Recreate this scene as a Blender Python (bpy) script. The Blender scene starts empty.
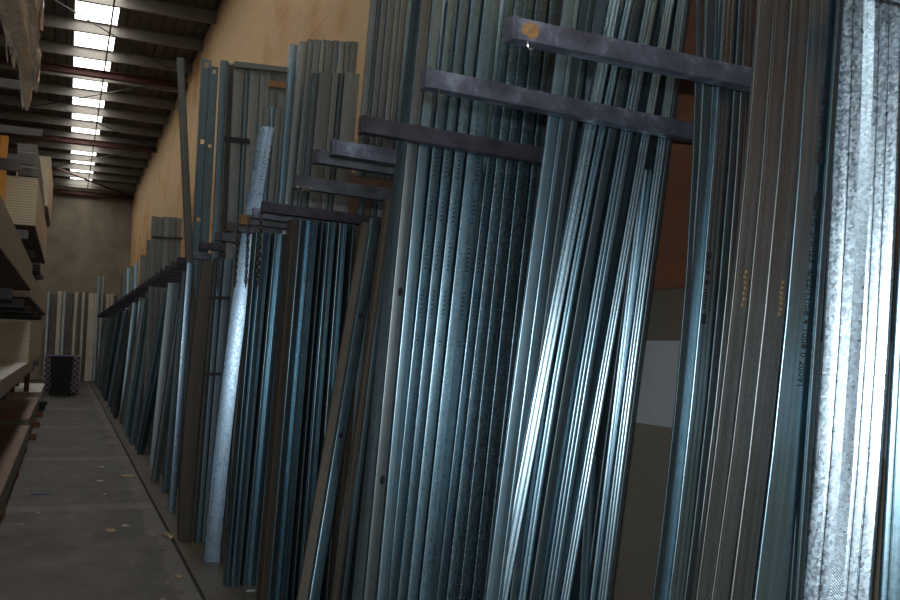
import bpy, bmesh, math, random
from mathutils import Vector, Matrix
R = random.Random(7)
sc = bpy.context.scene
C = sc.collection
# ------------------------------------------------------------------ camera model (metres; 900x600)
FPX, ROLL = 900.0, math.radians(2.0)
EYE = 1.6
def _setup():
    x, y = 66-450, 338-300
    s, c = math.sin(ROLL), math.cos(ROLL)
    x0, y0 = x*c+y*s, -x*s+y*c
    p = math.atan(y0/FPX)
    return p, math.atan(-x0*math.cos(p)/FPX)
PIT, YAW = _setup()
def ray(u, v):
    x, y = u-450, v-300
    s, c = math.sin(ROLL), math.cos(ROLL)
    X, U, D = (x*c+y*s)/FPX, -(-x*s+y*c)/FPX, 1.0
    D, U = D*math.cos(PIT)-U*math.sin(PIT), D*math.sin(PIT)+U*math.cos(PIT)
    return (X*math.cos(YAW)+D*math.sin(YAW), D*math.cos(YAW)-X*math.sin(YAW), U)
def onY(u, v, Y):
    r = ray(u, v); t = Y/r[1]; return Vector((r[0]*t, Y, EYE+r[2]*t))
def onX(u, v, X):
    r = ray(u, v); t = X/r[0]; return Vector((X, r[1]*t, EYE+r[2]*t))
def onZ(u, v, Z):
    r = ray(u, v); t = (Z-EYE)/r[2]; return Vector((r[0]*t, r[1]*t, Z))

WALL, FAR, ROOF = 2.16, 37.6, 7.5
LEFT, BACK = -9.0, -5.0

# ------------------------------------------------------------------ materials
def nt(name):
    m = bpy.data.materials.new(name); m.use_nodes = True
    n = m.node_tree; b = n.nodes['Principled BSDF']
    return m, n, b
def N(n, t, **kw):
    x = n.nodes.new(t)
    for k, v in kw.items():
        if k in x.inputs.keys(): x.inputs[k].default_value = v
        else: setattr(x, k, v)
    return x
def ramp(n, fac, stops):
    r = n.nodes.new('ShaderNodeValToRGB')
    while len(r.color_ramp.elements) < len(stops): r.color_ramp.elements.new(0.5)
    for e, (p, c) in zip(r.color_ramp.elements, stops):
        e.position = p; e.color = (*c, 1) if len(c) == 3 else c
    n.links.new(fac, r.inputs[0]); return r.outputs[0]
def mixc(n, fac, a, b, mode='MIX'):
    x = n.nodes.new('ShaderNodeMix'); x.data_type = 'RGBA'; x.blend_type = mode
    for s, v in ((x.inputs[0], fac), (x.inputs[6], a), (x.inputs[7], b)):
        if hasattr(v, 'is_linked'): n.links.new(v, s)
        else: s.default_value = v if not isinstance(v, tuple) or len(v) == 4 else (*v, 1)
    return x.outputs[2]
def math_(n, op, a, b=None, c=None):
    x = n.nodes.new('ShaderNodeMath'); x.operation = op
    for i, v in enumerate((a, b, c)):
        if v is None: continue
        if hasattr(v, 'is_linked'): n.links.new(v, x.inputs[i])
        else: x.inputs[i].default_value = v
    return x.outputs[0]
def plain(name, col, rough=.6, metal=0.0, var=.15, scale=6.0, bump=0.0):
    m, n, b = nt(name)
    tc = N(n, 'ShaderNodeTexCoord'); no = N(n, 'ShaderNodeTexNoise', Scale=scale, Detail=5.0)
    n.links.new(tc.outputs['Object'], no.inputs['Vector'])
    lo = tuple(max(0, c*(1-var)) for c in col); hi = tuple(min(1, c*(1+var)) for c in col)
    n.links.new(ramp(n, no.outputs['Fac'], [(.3, lo), (.7, hi)]), b.inputs['Base Color'])
    b.inputs['Roughness'].default_value = rough; b.inputs['Metallic'].default_value = metal
    if bump:
        bp = N(n, 'ShaderNodeBump', Strength=bump, Distance=.01)
        n.links.new(no.outputs['Fac'], bp.inputs['Height']); n.links.new(bp.outputs[0], b.inputs['Normal'])
    return m
def galv(name, col, rough=.40, spang=0.0, spscale=160., knurl=None, stamp=False, metal=1.0, streak=.18):
    """rolled zinc-coated sheet: uv.x = metres across the profile, uv.y = metres along the length"""
    m, n, b = nt(name)
    uv = N(n, 'ShaderNodeUVMap')
    oi = N(n, 'ShaderNodeObjectInfo')
    mp = N(n, 'ShaderNodeMapping'); mp.inputs['Scale'].default_value = (90, 1.3, 1)
    n.links.new(uv.outputs[0], mp.inputs[0])
    no = N(n, 'ShaderNodeTexNoise', Scale=1.0, Detail=4.0); no.noise_dimensions = '4D'
    n.links.new(mp.outputs[0], no.inputs['Vector'])
    n.links.new(math_(n, 'MULTIPLY', oi.outputs['Random'], 37.), no.inputs['W'])
    lo = tuple(c*(1-streak) for c in col); hi = tuple(min(1, c*(1+streak)) for c in col)
    c1 = ramp(n, no.outputs['Fac'], [(.3, lo), (.7, hi)])
    vo = N(n, 'ShaderNodeTexVoronoi', Scale=spscale); vo.voronoi_dimensions = '2D'
    n.links.new(uv.outputs[0], vo.inputs['Vector'])
    sep = N(n, 'ShaderNodeSeparateColor'); n.links.new(vo.outputs['Color'], sep.inputs[0])
    big = N(n, 'ShaderNodeTexNoise', Scale=9.0, Detail=3.0)
    n.links.new(uv.outputs[0], big.inputs['Vector'])
    fine = N(n, 'ShaderNodeTexNoise', Scale=420.0, Detail=2.0)
    n.links.new(uv.outputs[0], fine.inputs['Vector'])
    v1 = math_(n, 'MULTIPLY_ADD', sep.outputs[0], spang, 1-spang*.5)
    v2 = math_(n, 'MULTIPLY_ADD', big.outputs['Fac'], .35, .82)
    rnd = math_(n, 'MULTIPLY_ADD', oi.outputs['Random'], .30, .85)
    v = math_(n, 'MULTIPLY', math_(n, 'MULTIPLY', v1, v2), rnd)
    sx = N(n, 'ShaderNodeCombineColor')
    for i in range(3): n.links.new(v, sx.inputs[i])
    col_out = mixc(n, 1.0, c1, sx.outputs[0], 'MULTIPLY')
    su = N(n, 'ShaderNodeSeparateXYZ'); n.links.new(uv.outputs[0], su.inputs[0])
    if stamp:      # short ink ticks in a column down the middle of each face, in blocks
        U, V = su.outputs[0], su.outputs[1]
        fv = math_(n, 'FRACT', math_(n, 'MULTIPLY', V, 55.))
        a = math_(n, 'LESS_THAN', fv, .45)
        blk = math_(n, 'LESS_THAN', math_(n, 'FRACT', math_(n, 'MULTIPLY', V, 5.2)), .62)
        rng = math_(n, 'MULTIPLY', math_(n, 'GREATER_THAN', V, 1.62), math_(n, 'LESS_THAN', V, 2.5))
        c = math_(n, 'ADD', math_(n, 'MULTIPLY', math_(n, 'GREATER_THAN', U, .1), math_(n, 'LESS_THAN', U, .112)), math_(n, 'MULTIPLY', math_(n, 'GREATER_THAN', U, .024), math_(n, 'LESS_THAN', U, .033)))
        k = math_(n, 'MULTIPLY', math_(n, 'MULTIPLY', a, blk), math_(n, 'MULTIPLY', c, rng))
        col_out = mixc(n, math_(n, 'MULTIPLY', k, .62), col_out, (.01, .012, .016, 1))
    n.links.new(col_out, b.inputs['Base Color'])
    b.inputs['Metallic'].default_value = metal
    r_ = math_(n, 'MULTIPLY_ADD', sep.outputs[1], .16*min(1, spang*2), rough)
    r2 = math_(n, 'MULTIPLY_ADD', no.outputs['Fac'], .12, math_(n, 'SUBTRACT', r_, .06))
    n.links.new(r2, b.inputs['Roughness'])
    h = math_(n, 'MULTIPLY_ADD', fine.outputs['Fac'], .35, math_(n, 'MULTIPLY', sep.outputs[2], spang*.35))
    if knurl:
        lo_, hi_, amp_ = knurl
        U, V = su.outputs[0], su.outputs[1]
        k = math_(n, 'MULTIPLY', math_(n, 'SINE', math_(n, 'MULTIPLY', U, 2*math.pi/.0065)),
                  math_(n, 'SINE', math_(n, 'MULTIPLY', V, 2*math.pi/.0075)))
        msk = math_(n, 'MULTIPLY', math_(n, 'GREATER_THAN', U, lo_), math_(n, 'LESS_THAN', U, hi_))
        h = math_(n, 'ADD', h, math_(n, 'MULTIPLY', math_(n, 'MULTIPLY', k, msk), amp_))
    bp = N(n, 'ShaderNodeBump', Strength=.16+.3*spang, Distance=.0012)
    n.links.new(h, bp.inputs['Height']); n.links.new(bp.outputs[0], b.inputs['Normal'])
    return m
BLUE = (.31, .50, .60)
M = {}
M['blue'] = galv('galvanised_sheet_blue', BLUE, .30, .18)
M['pale'] = galv('galvanised_sheet_pale', (.40, .58, .67), .29, .15)
M['soft'] = galv('galvanised_sheet_soft', (.33, .50, .59), .32, .10)
M['spangle'] = galv('galvanised_sheet_spangled', (.25, .39, .46), .31, .75, 190.)
M['bright'] = galv('galvanised_sheet_bright_spangle', (.46, .58, .66), .27, .5, 150., knurl=(.098, .124, 2.))
M['stamped'] = galv('galvanised_sheet_stamped', (.31, .49, .58), .28, .25, stamp=True)
M['matte'] = galv('galvanised_sheet_dull', (.25, .275, .275), .42, .10, knurl=(.014, .040, 14.))
M['grey'] = galv('galvanised_sheet_grey', (.31, .37, .385), .38, .12)
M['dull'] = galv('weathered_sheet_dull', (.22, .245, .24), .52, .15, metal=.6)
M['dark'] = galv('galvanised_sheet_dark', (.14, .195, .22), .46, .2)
M['brown'] = galv('brown_primed_sheet', (.10, .085, .066), .55, .1, metal=.3)
M['post'] = galv('dark_primed_steel', (.085, .09, .085), .5, .1, metal=.5)
M['holed'] = galv('purlin_spangled', (.35, .49, .61), .27, .3, 110.)
M['ink'] = plain('black_ink', (.01, .012, .016), .8)
M['strap'] = plain('black_strapping', (.012, .012, .013), .45)
M['tape'] = plain('brown_tape', (.30, .17, .07), .4)
M['copper'] = plain('brass_staple', (.55, .38, .16), .35, .9)
# arms
m, n, b = nt('hot_dip_zinc_arm'); M['arm'] = m
tc = N(n, 'ShaderNodeTexCoord'); no = N(n, 'ShaderNodeTexNoise', Scale=9., Detail=7., Roughness=.65)
n.links.new(tc.outputs['Object'], no.inputs['Vector'])
n.links.new(ramp(n, no.outputs['Fac'], [(.30, (.06, .063, .085)), (.52, (.115, .13, .175)), (.68, (.27, .31, .40))]), b.inputs['Base Color'])
b.inputs['Metallic'].default_value = .45
n.links.new(math_(n, 'MULTIPLY_ADD', no.outputs['Fac'], .3, .38), b.inputs['Roughness'])
bp = N(n, 'ShaderNodeBump', Strength=.5, Distance=.004); n.links.new(no.outputs['Fac'], bp.inputs['Height']); n.links.new(bp.outputs[0], b.inputs['Normal'])
M['arm_dark'] = plain('dark_purple_painted_arm', (.05, .047, .066), .55, .2, .4, 14., .3)
M['arm_grey'] = plain('weathered_grey_arm', (.075, .083, .098), .5, .4, .4, 12., .3)
M['rust'] = plain('rust_patch', (.30, .17, .075), .8, 0, .5, 60.)
M['chain'] = plain('dull_chain_steel', (.10, .09, .08), .45, .8)
M['hook'] = plain('bright_hook_steel', (.7, .68, .62), .3, .9)
# plywood wall
m, n, b = nt('plywood_lining'); M['ply'] = m
tc = N(n, 'ShaderNodeTexCoord'); mp = N(n, 'ShaderNodeMapping'); mp.inputs['Rotation'].default_value = (0, math.radians(90), math.radians(90))
sw = N(n, 'ShaderNodeSeparateXYZ'); n.links.new(tc.outputs['Object'], sw.inputs[0])
cb = N(n, 'ShaderNodeCombineXYZ'); n.links.new(sw.outputs[1], cb.inputs[0]); n.links.new(sw.outputs[2], cb.inputs[1])
br = N(n, 'ShaderNodeTexBrick', Scale=1.0); br.offset = 0
br.inputs['Brick Width'].default_value = 2.4; br.inputs['Row Height'].default_value = 1.2; br.inputs['Mortar Size'].default_value = .004
br.inputs['Color1'].default_value = (.60, .29, .10, 1); br.inputs['Color2'].default_value = (.68, .36, .14, 1); br.inputs['Mortar'].default_value = (.16, .09, .045, 1)
n.links.new(cb.outputs[0], br.inputs['Vector'])
m2 = N(n, 'ShaderNodeMapping'); m2.inputs['Scale'].default_value = (.7, 9., 1); n.links.new(cb.outputs[0], m2.inputs[0])
gr = N(n, 'ShaderNodeTexNoise', Scale=1.2, Detail=6., Distortion=1.2); n.links.new(m2.outputs[0], gr.inputs['Vector'])
g1 = ramp(n, gr.outputs['Fac'], [(.3, (.78, .72, .66)), (.7, (1.12, 1.1, 1.06))])
c1 = mixc(n, 1., br.outputs['Color'], g1, 'MULTIPLY')
bl = N(n, 'ShaderNodeTexNoise', Scale=.55, Detail=2., Distortion=.8); n.links.new(tc.outputs['Object'], bl.inputs['Vector'])
up = math_(n, 'MULTIPLY_ADD', sw.outputs[2], .10, -.28)
f = ramp(n, math_(n, 'ADD', math_(n, 'MULTIPLY', bl.outputs['Fac'], 1.0), math_(n, 'MULTIPLY', up, .6)), [(.50, (0, 0, 0)), (.66, (1, 1, 1))])
c2 = mixc(n, math_(n, 'MULTIPLY', f, .6), c1, (.74, .58, .33, 1))
vo = N(n, 'ShaderNodeTexVoronoi', Scale=3.2); n.links.new(cb.outputs[0], vo.inputs['Vector'])
k = math_(n, 'LESS_THAN', vo.outputs['Distance'], .055)
c3 = mixc(n, math_(n, 'MULTIPLY', k, .6), c2, (.2, .09, .04, 1))
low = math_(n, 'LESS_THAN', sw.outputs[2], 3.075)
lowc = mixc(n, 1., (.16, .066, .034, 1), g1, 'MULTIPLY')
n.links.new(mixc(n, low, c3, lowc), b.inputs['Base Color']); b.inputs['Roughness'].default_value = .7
# lower wall with paint bands (real colour bands at fixed heights)
m, n, b = nt('banded_block_wall'); M['lower'] = m
tc = N(n, 'ShaderNodeTexCoord'); sw = N(n, 'ShaderNodeSeparateXYZ'); n.links.new(tc.outputs['Object'], sw.inputs[0])
mr = N(n, 'ShaderNodeMapRange'); mr.inputs[1].default_value = 0; mr.inputs[2].default_value = 2; n.links.new(sw.outputs[2], mr.inputs[0])
cr = n.nodes.new('ShaderNodeValToRGB'); cr.color_ramp.interpolation = 'CONSTANT'
for p, col in ((.665, (.35, .38, .40, 1)), (.835, (.125, .105, .075, 1))):
    e = cr.color_ramp.elements.new(p); e.color = col
cr.color_ramp.elements[0].color = (.17, .148, .112, 1)
cr.color_ramp.elements[-1].color = (.125, .105, .075, 1)
n.links.new(mr.outputs[0], cr.inputs[0])
no = N(n, 'ShaderNodeTexNoise', Scale=3., Detail=6.); n.links.new(tc.outputs['Object'], no.inputs['Vector'])
n.links.new(mixc(n, 1., cr.outputs[0], ramp(n, no.outputs['Fac'], [(.3, (.85, .85, .85)), (.7, (1.1, 1.1, 1.1))]), 'MULTIPLY'), b.inputs['Base Color'])
b.inputs['Roughness'].default_value = .75
# floors
def floor_mat(name, a, c, fleck):
    m, n, b = nt(name)
    tc = N(n, 'ShaderNodeTexCoord')
    n1 = N(n, 'ShaderNodeTexNoise', Scale=1.1, Detail=7., Roughness=.7); n.links.new(tc.outputs['Object'], n1.inputs['Vector'])
    mp = N(n, 'ShaderNodeMapping'); mp.inputs['Scale'].default_value = (1.0, .55, 1); n.links.new(tc.outputs['Object'], mp.inputs[0])
    n2 = N(n, 'ShaderNodeTexNoise', Scale=3.2, Detail=8., Roughness=.75); n.links.new(mp.outputs[0], n2.inputs['Vector'])
    col = ramp(n, n1.outputs['Fac'], [(.36, a), (.64, c)])
    col = mixc(n, 1., col, ramp(n, n2.outputs['Fac'], [(.35, (.62, .61, .6)), (.58, (1.05, 1.05, 1.03)), (.72, (2.1, 2.0, 1.85))]), 'MULTIPLY')
    vo = N(n, 'ShaderNodeTexVoronoi', Scale=3.3); n.links.new(tc.outputs['Object'], vo.inputs['Vector'])
    k = math_(n, 'LESS_THAN', vo.outputs['Distance'], fleck)
    col = mixc(n, math_(n, 'MULTIPLY', k, .5), col, (.42, .40, .36, 1))
    if fleck > .03:      # dusty transverse slab joints and the dusty strip along the slab edge
        xy = N(n, 'ShaderNodeSeparateXYZ'); n.links.new(tc.outputs['Object'], xy.inputs[0])
        for y0 in (9.3, 13.1, 17.6, 22.4):
            dd = math_(n, 'ABSOLUTE', math_(n, 'ADD', math_(n, 'SUBTRACT', xy.outputs[1], y0), math_(n, 'MULTIPLY_ADD', n1.outputs['Fac'], .5, -.25)))
            j = math_(n, 'MULTIPLY', math_(n, 'LESS_THAN', dd, .16), n2.outputs['Fac'])
            col = mixc(n, math_(n, 'MULTIPLY', j, .55), col, (.30, .28, .24, 1))
        e = math_(n, 'MULTIPLY', math_(n, 'GREATER_THAN', math_(n, 'MULTIPLY_ADD', n2.outputs['Fac'], .5, xy.outputs[0]), 1.0), .22)
        col = mixc(n, e, col, (.30, .28, .24, 1))
    n.links.new(col, b.inputs['Base Color']); b.inputs['Roughness'].default_value = .62
    bp = N(n, 'ShaderNodeBump', Strength=.25, Distance=.01); n.links.new(n2.outputs['Fac'], bp.inputs['Height']); n.links.new(bp.outputs[0], b.inputs['Normal'])
    return m
M['floor'] = floor_mat('dusty_concrete_slab', (.060, .054, .046), (.125, .115, .102), .075)
M['strip'] = floor_mat('brown_dusty_strip', (.075, .062, .044), (.11, .093, .068), .015)
M['gap'] = plain('dark_joint', (.02, .018, .015), .9)
M['concrete'] = plain('precast_concrete', (.30, .255, .19), .85, 0, .22, 1.6, .1)
M['sidewall'] = plain('grey_cladding', (.12, .115, .11), .8, 0, .1, 1.)
M['roofing'] = plain('galvanised_roof_sheet', (.09, .08, .07), .6, .3, .15, 3.)
M['purlin'] = plain('galvanised_purlin', (.26, .24, .21), .5, .3, .12, 3.)
M['red'] = plain('red_oxide_steel', (.09, .03, .024), .6, .1, .2, 4.)
M['rodsteel'] = plain('dark_rod_steel', (.07, .06, .055), .5, .5)
m, n, b = nt('daylit_fibreglass'); M['sky'] = m
b.inputs['Base Color'].default_value = (.85, .87, .86, 1); b.inputs['Emission Color'].default_value = (1, .985, .95, 1); b.inputs['Emission Strength'].default_value = 4.2
m2_ = m.copy(); m2_.name = 'dimmed_unseen_fibreglass'; M['sky_unseen'] = m2_
m2_.node_tree.nodes['Principled BSDF'].inputs['Emission Strength'].default_value = .8  # dimmer glow for the unseen strips added to light the plywood
# left side
M['board'] = plain('plasterboard_edge_cream', (.66, .58, .43), .8, 0, .12, 5.)
M['boardgrey'] = plain('fibre_board_grey', (.40, .35, .275), .8, 0, .15, 5.)
m, n, b = nt('layered_sheet_edges'); M['layers'] = m
tc = N(n, 'ShaderNodeTexCoord'); wv = N(n, 'ShaderNodeTexWave', Scale=9., Distortion=.4); wv.bands_direction = 'Z'; wv.wave_type = 'BANDS'
n.links.new(tc.outputs['Object'], wv.inputs['Vector'])
n.links.new(ramp(n, wv.outputs['Fac'], [(.0, (.45, .385, .28)), (.4, (.66, .58, .43)), (1., (.72, .63, .47))]), b.inputs['Base Color']); b.inputs['Roughness'].default_value = .8
m2_ = m.copy(); m2_.name = 'layered_sheet_edges_grey'; M['layersgrey'] = m2_
for x in m2_.node_tree.nodes:
    if x.type == 'VALTORGB':
        for e, c in zip(x.color_ramp.elements, ((.17, .15, .115), (.25, .22, .17), (.29, .25, .195))): e.color = (*c, 1)
M['slate'] = plain('slate_board', (.19, .18, .17), .8, 0, .12, 5.)
M['brownboard'] = plain('brown_hardboard', (.20, .105, .055), .45, 0, .2, 4.)
M['redboard'] = plain('dark_red_underside', (.055, .02, .016), .7)
M['white'] = plain('pale_sheet', (.60, .58, .54), .6, 0, .1, 4.)
M['timber'] = plain('brown_timber', (.20, .085, .035), .7, 0, .2, 8.)
M['orange'] = plain('orange_rack_paint', (.60, .25, .02), .5, 0, .12, 5.)
M['rackgrey'] = plain('grey_rack_paint', (.13, .13, .135), .55, .1)
M['black'] = plain('black_plastic', (.012, .012, .013), .5)
M['purple'] = plain('purple_plastic', (.10, .055, .20), .5)
M['batten'] = plain('pale_batten', (.52, .48, .39), .65, .2, .15, 3.)
M['battengrey'] = plain('grey_batten', (.10, .095, .083), .6, .3, .15, 3.)
M['battenblue'] = plain('blue_grey_batten', (.32, .39, .39), .5, .5, .15, 3.)
M['paper'] = plain('paper_scrap', (.55, .50, .42), .8)
M['leaf'] = plain('dry_brown_scrap', (.36, .27, .16), .8)
M['bluescrap'] = plain('blue_plastic_scrap', (.03, .07, .28), .5)
m, n, b = nt('checked_cloth'); M['check'] = m
tc = N(n, 'ShaderNodeTexCoord'); ck = N(n, 'ShaderNodeTexChecker', Scale=13.)
ck.inputs['Color1'].default_value = (.26, .235, .25, 1); ck.inputs['Color2'].default_value = (.06, .04, .06, 1)
n.links.new(tc.outputs['Object'], ck.inputs['Vector']); n.links.new(ck.outputs[0], b.inputs['Base Color'])
m, n, b = nt('clear_plastic_wrap'); M['plastic'] = m
b.inputs['Base Color'].default_value = (.95, .88, .78, 1); b.inputs['Roughness'].default_value = .25
b.inputs['Alpha'].default_value = .88; b.inputs['Subsurface Weight'].default_value = .0
b.inputs['Specular IOR Level'].default_value = .8
tc = N(n, 'ShaderNodeTexCoord'); no = N(n, 'ShaderNodeTexNoise', Scale=7., Detail=4.); n.links.new(tc.outputs['Object'], no.inputs['Vector'])
bp = N(n, 'ShaderNodeBump', Strength=.9, Distance=.05); n.links.new(no.outputs['Fac'], bp.inputs['Height']); n.links.new(bp.outputs[0], b.inputs['Normal'])

# ------------------------------------------------------------------ object helpers
def tag(o, label, cat, group=None):
    o['label'] = label; o['category'] = cat
    if group: o['group'] = group
    return o
def link_mesh(name, me, mat, parent=None, loc=(0, 0, 0)):
    if mat is not None: me.materials.append(M[mat] if isinstance(mat, str) else mat)
    o = bpy.data.objects.new(name, me); C.objects.link(o); o.location = loc
    if parent: o.parent = parent
    return o
def bm_obj(name, bm, mat, parent=None, loc=(0, 0, 0), smooth=None):
    me = bpy.data.meshes.new(name); bm.normal_update(); bm.to_mesh(me); bm.free()
    if smooth:
        for p in me.polygons: p.use_smooth = True
        me.set_sharp_from_angle(angle=math.radians(smooth))
    return link_mesh(name, me, mat, parent, loc)
def empty(name, loc, label=None, cat=None, group=None):
    o = bpy.data.objects.new(name, None); C.objects.link(o); o.location = loc; o.empty_display_size = .1
    if label: tag(o, label, cat, group)
    return o
def struct(o): o['kind'] = 'structure'; return o
def box(bm, x0, x1, y0, y1, z0, z1, bev=0.0):
    vs = [bm.verts.new((x, y, z)) for z in (z0, z1) for y in (y0, y1) for x in (x0, x1)]
    fs = [bm.faces.new([vs[i] for i in q]) for q in ((0, 2, 3, 1), (4, 5, 7, 6), (0, 1, 5, 4), (2, 6, 7, 3), (0, 4, 6, 2), (1, 3, 7, 5))]
    if bev:
        es = {e for f in fs for e in f.edges}
        bmesh.ops.bevel(bm, geom=list(es), offset=bev, segments=2, profile=.6, affect='EDGES')
def prism8(bm, bot, top):
    """bot/top: four points each, same order (counter-clockwise from above)"""
    b_ = [bm.verts.new(p) for p in bot]; t_ = [bm.verts.new(p) for p in top]
    bm.faces.new(b_[::-1]); bm.faces.new(t_)
    for i in range(4): bm.faces.new((b_[i], b_[(i+1) % 4], t_[(i+1) % 4], t_[i]))
def tube(bm, pts, r, n=8):
    pts = [Vector(p) for p in pts]; rings = []
    for i, p in enumerate(pts):
        d = (pts[min(i+1, len(pts)-1)]-pts[max(i-1, 0)]).normalized()
        a = d.orthogonal().normalized(); c = d.cross(a)
        rings.append([bm.verts.new(p+(a*math.cos(2*math.pi*k/n)+c*math.sin(2*math.pi*k/n))*r) for k in range(n)])
    for i in range(len(rings)-1):
        for k in range(n): bm.faces.new((rings[i][k], rings[i][(k+1) % n], rings[i+1][(k+1) % n], rings[i+1][k]))
    bm.faces.new(rings[0][::-1]); bm.faces.new(rings[-1])
ORD = ['first', 'second', 'third', 'fourth', 'fifth', 'sixth', 'seventh', 'eighth', 'ninth', 'tenth', 'eleventh', 'twelfth', 'thirteenth', 'fourteenth', 'fifteenth', 'sixteenth', 'seventeenth', 'eighteenth', 'nineteenth', 'twentieth', 'twenty-first', 'twenty-second', 'twenty-third', 'twenty-fourth', 'twenty-fifth', 'twenty-sixth']

# ------------------------------------------------------------------ rolled steel sections
def rounded(pl, r, seg=3):
    pl = [Vector((*p, 0)) for p in pl]; out = [pl[0]]
    for i in range(1, len(pl)-1):
        p, a, c = pl[i], (pl[i-1]-pl[i]), (pl[i+1]-pl[i])
        rr = min(r, a.length*.45, c.length*.45)
        s, e = p+a.normalized()*rr, p+c.normalized()*rr
        for k in range(seg+1):
            t = k/seg; out.append(s*(1-t)**2+p*2*t*(1-t)+e*t*t)
    out.append(pl[-1]); return out
def profile(kind, w, d, lip, grooves=()):
    def face(a0, a1):      # the face at b = 0 from a0 to a1 with small rolled grooves
        p = [(a0, 0)]
        for g in (sorted(grooves) if a1 > a0 else sorted(grooves, reverse=True)):
            g = a0+(a1-a0)*(g if a1 > a0 else 1-g); s = 1 if a1 > a0 else -1
            p += [(g-.0030*s, 0), (g, .0011), (g+.0030*s, 0)]
        return p+[(a1, 0)]
    if kind == 'web':     return [(lip, d), (0, d)]+face(0, w)+[(w, d), (w-lip, d)]
    if kind == 'open':    return [(lip, 0), (0, 0), (0, d), (w, d), (w, 0), (w-lip, 0)]
    if kind == 'flangeL': return [(w, lip)]+face(w, 0)+[(0, d), (w, d), (w, d-lip)]
    if kind == 'flangeR': return [(0, lip)]+face(0, w)+[(w, d), (0, d), (0, d-lip)]
    if kind == 'angle':   return [(0, d)]+face(0, w)
    if kind == 'track':   return [(0, d)]+face(0, w)+[(w, d)]
    if kind == 'box':     return None
TH = .0016
def section_mesh(name, pl, path, phi, zs, th=TH, rad=.0045):
    """sweep an open sheet profile up a path; rings stay horizontal. path(z) -> Vector"""
    pts = rounded(pl, rad); n = len(pts)
    nrm = []
    for i in range(n):
        a = (pts[i]-pts[i-1]).normalized() if i else None
        c = (pts[i+1]-pts[i]).normalized() if i < n-1 else None
        t = ((a or c)+(c or a)).normalized(); nrm.append(Vector((-t.y, t.x, 0)))
    arc = [0.0]
    for i in range(1, n): arc.append(arc[-1]+(pts[i]-pts[i-1]).length)
    loop = [(pts[i]+nrm[i]*th/2, arc[i]) for i in range(n)]+[(pts[i]-nrm[i]*th/2, arc[i]) for i in range(n-1, -1, -1)]
    ca, sa = math.cos(phi), math.sin(phi)
    A, B = Vector((ca, -sa, 0)), Vector((sa, ca, 0))
    o = path(zs[0]); bm = bmesh.new(); uvl = bm.loops.layers.uv.new('UVMap'); rings = []
    for z in zs:
        p = path(z)-o
        rings.append([bm.verts.new(p+A*q.x+B*q.y) for q, _ in loop])
    L = len(loop)
    def uvface(vs, uvs):
        f = bm.faces.new(vs)
        for l, t in zip(f.loops, uvs): l[uvl].uv = t
    for j in range(len(zs)-1):
        z0, z1 = zs[j]-zs[0], zs[j+1]-zs[0]
        for k in range(L):
            k2 = (k+1) % L; u0, u1 = loop[k][1], loop[k2][1]
            uvface((rings[j][k], rings[j+1][k], rings[j+1][k2], rings[j][k2]), ((u0, z0), (u0, z1), (u1, z1), (u1, z0)))
    for k in range(n-1):
        a, c = k, L-1-k
        uvface((rings[0][a], rings[0][a+1], rings[0][c-1], rings[0][c]), ((arc[k], 0),)*4)
        uvface((rings[-1][a], rings[-1][c], rings[-1][c-1], rings[-1][a+1]), ((arc[k], zs[-1]-zs[0]),)*4)
    bmesh.ops.recalc_face_normals(bm, faces=bm.faces[:])
    me = bpy.data.meshes.new(name); bm.to_mesh(me); bm.free()
    for p in me.polygons: p.use_smooth = True
    me.set_sharp_from_angle(angle=math.radians(38))
    return me, o, A, B
def fit(points):
    """path through two or three 3-D points as a function of height"""
    P = sorted(points, key=lambda p: p.z)
    if len(P) == 2:
        a, c = P
        def f(z):
            t = (z-a.z)/(c.z-a.z); q = a+(c-a)*t; q.z = z; return q
        return f
    a, m_, c = P
    def f(z):
        la = (z-m_.z)*(z-c.z)/((a.z-m_.z)*(a.z-c.z)); lm = (z-a.z)*(z-c.z)/((m_.z-a.z)*(m_.z-c.z)); lc = (z-a.z)*(z-m_.z)/((c.z-a.z)*(c.z-m_.z))
        q = a*la+m_*lm+c*lc; q.z = z; return q
    return f
def width_at(u, v, w, P, phi):
    r = Vector(ray(u+w, v)); O = Vector((0, 0, EYE)); nn = Vector((-math.sin(phi), -math.cos(phi), 0))
    t = (P-O).dot(nn)/r.dot(nn); return ((O+r*t)-P).dot(Vector((math.cos(phi), -math.sin(phi), 0)))
STUDS = []
def stud(pix, wpx, Y, kind, mat, label, zt=3.6, z0=0.0, d=.09, lip=.008, phi=0., grooves=(), name='steel_stud', cat='steel stud', group=None, ztop_px=None, seg=9, wm=None, th=TH):
    """pix: list of (u, v) down the left edge, each on the upright plane at distance Y (or its own Y)"""
    Ys = Y if isinstance(Y, (list, tuple)) else [Y]*len(pix)
    P = [onY(u, v, y) for (u, v), y in zip(pix, Ys)]
    phi = math.radians(phi)
    if wm is None:
        ws = wpx if isinstance(wpx, (list, tuple)) else [wpx]*len(pix)
        w = sum(width_at(u, v, x, p, phi) for (u, v), x, p in zip(pix, ws, P))/len(P)
    else: w = wm
    f0 = fit(P)
    def f(z):
        q = f0(z); lim = WALL-.02-w*math.cos(phi)-d*math.sin(phi)
        if q.x > lim: q.x = lim
        return q
    if ztop_px is not None:
        zt = onY(pix[0][0], ztop_px, Ys[0]).z
    zs = [z0+(zt-z0)*i/seg for i in range(seg+1)]
    me, o, A, B = section_mesh(name, profile(kind, w, d, lip, grooves), f, phi, zs, th)
    ob = link_mesh(name, me, mat, None, o); tag(ob, label, cat, group)
    STUDS.append(ob)
    if 'brightest spangled' in label: print('BSW', w)
    ob_info = dict(path=f, A=A, B=B, w=w, o=o, z0=z0)
    return ob, ob_info
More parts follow.
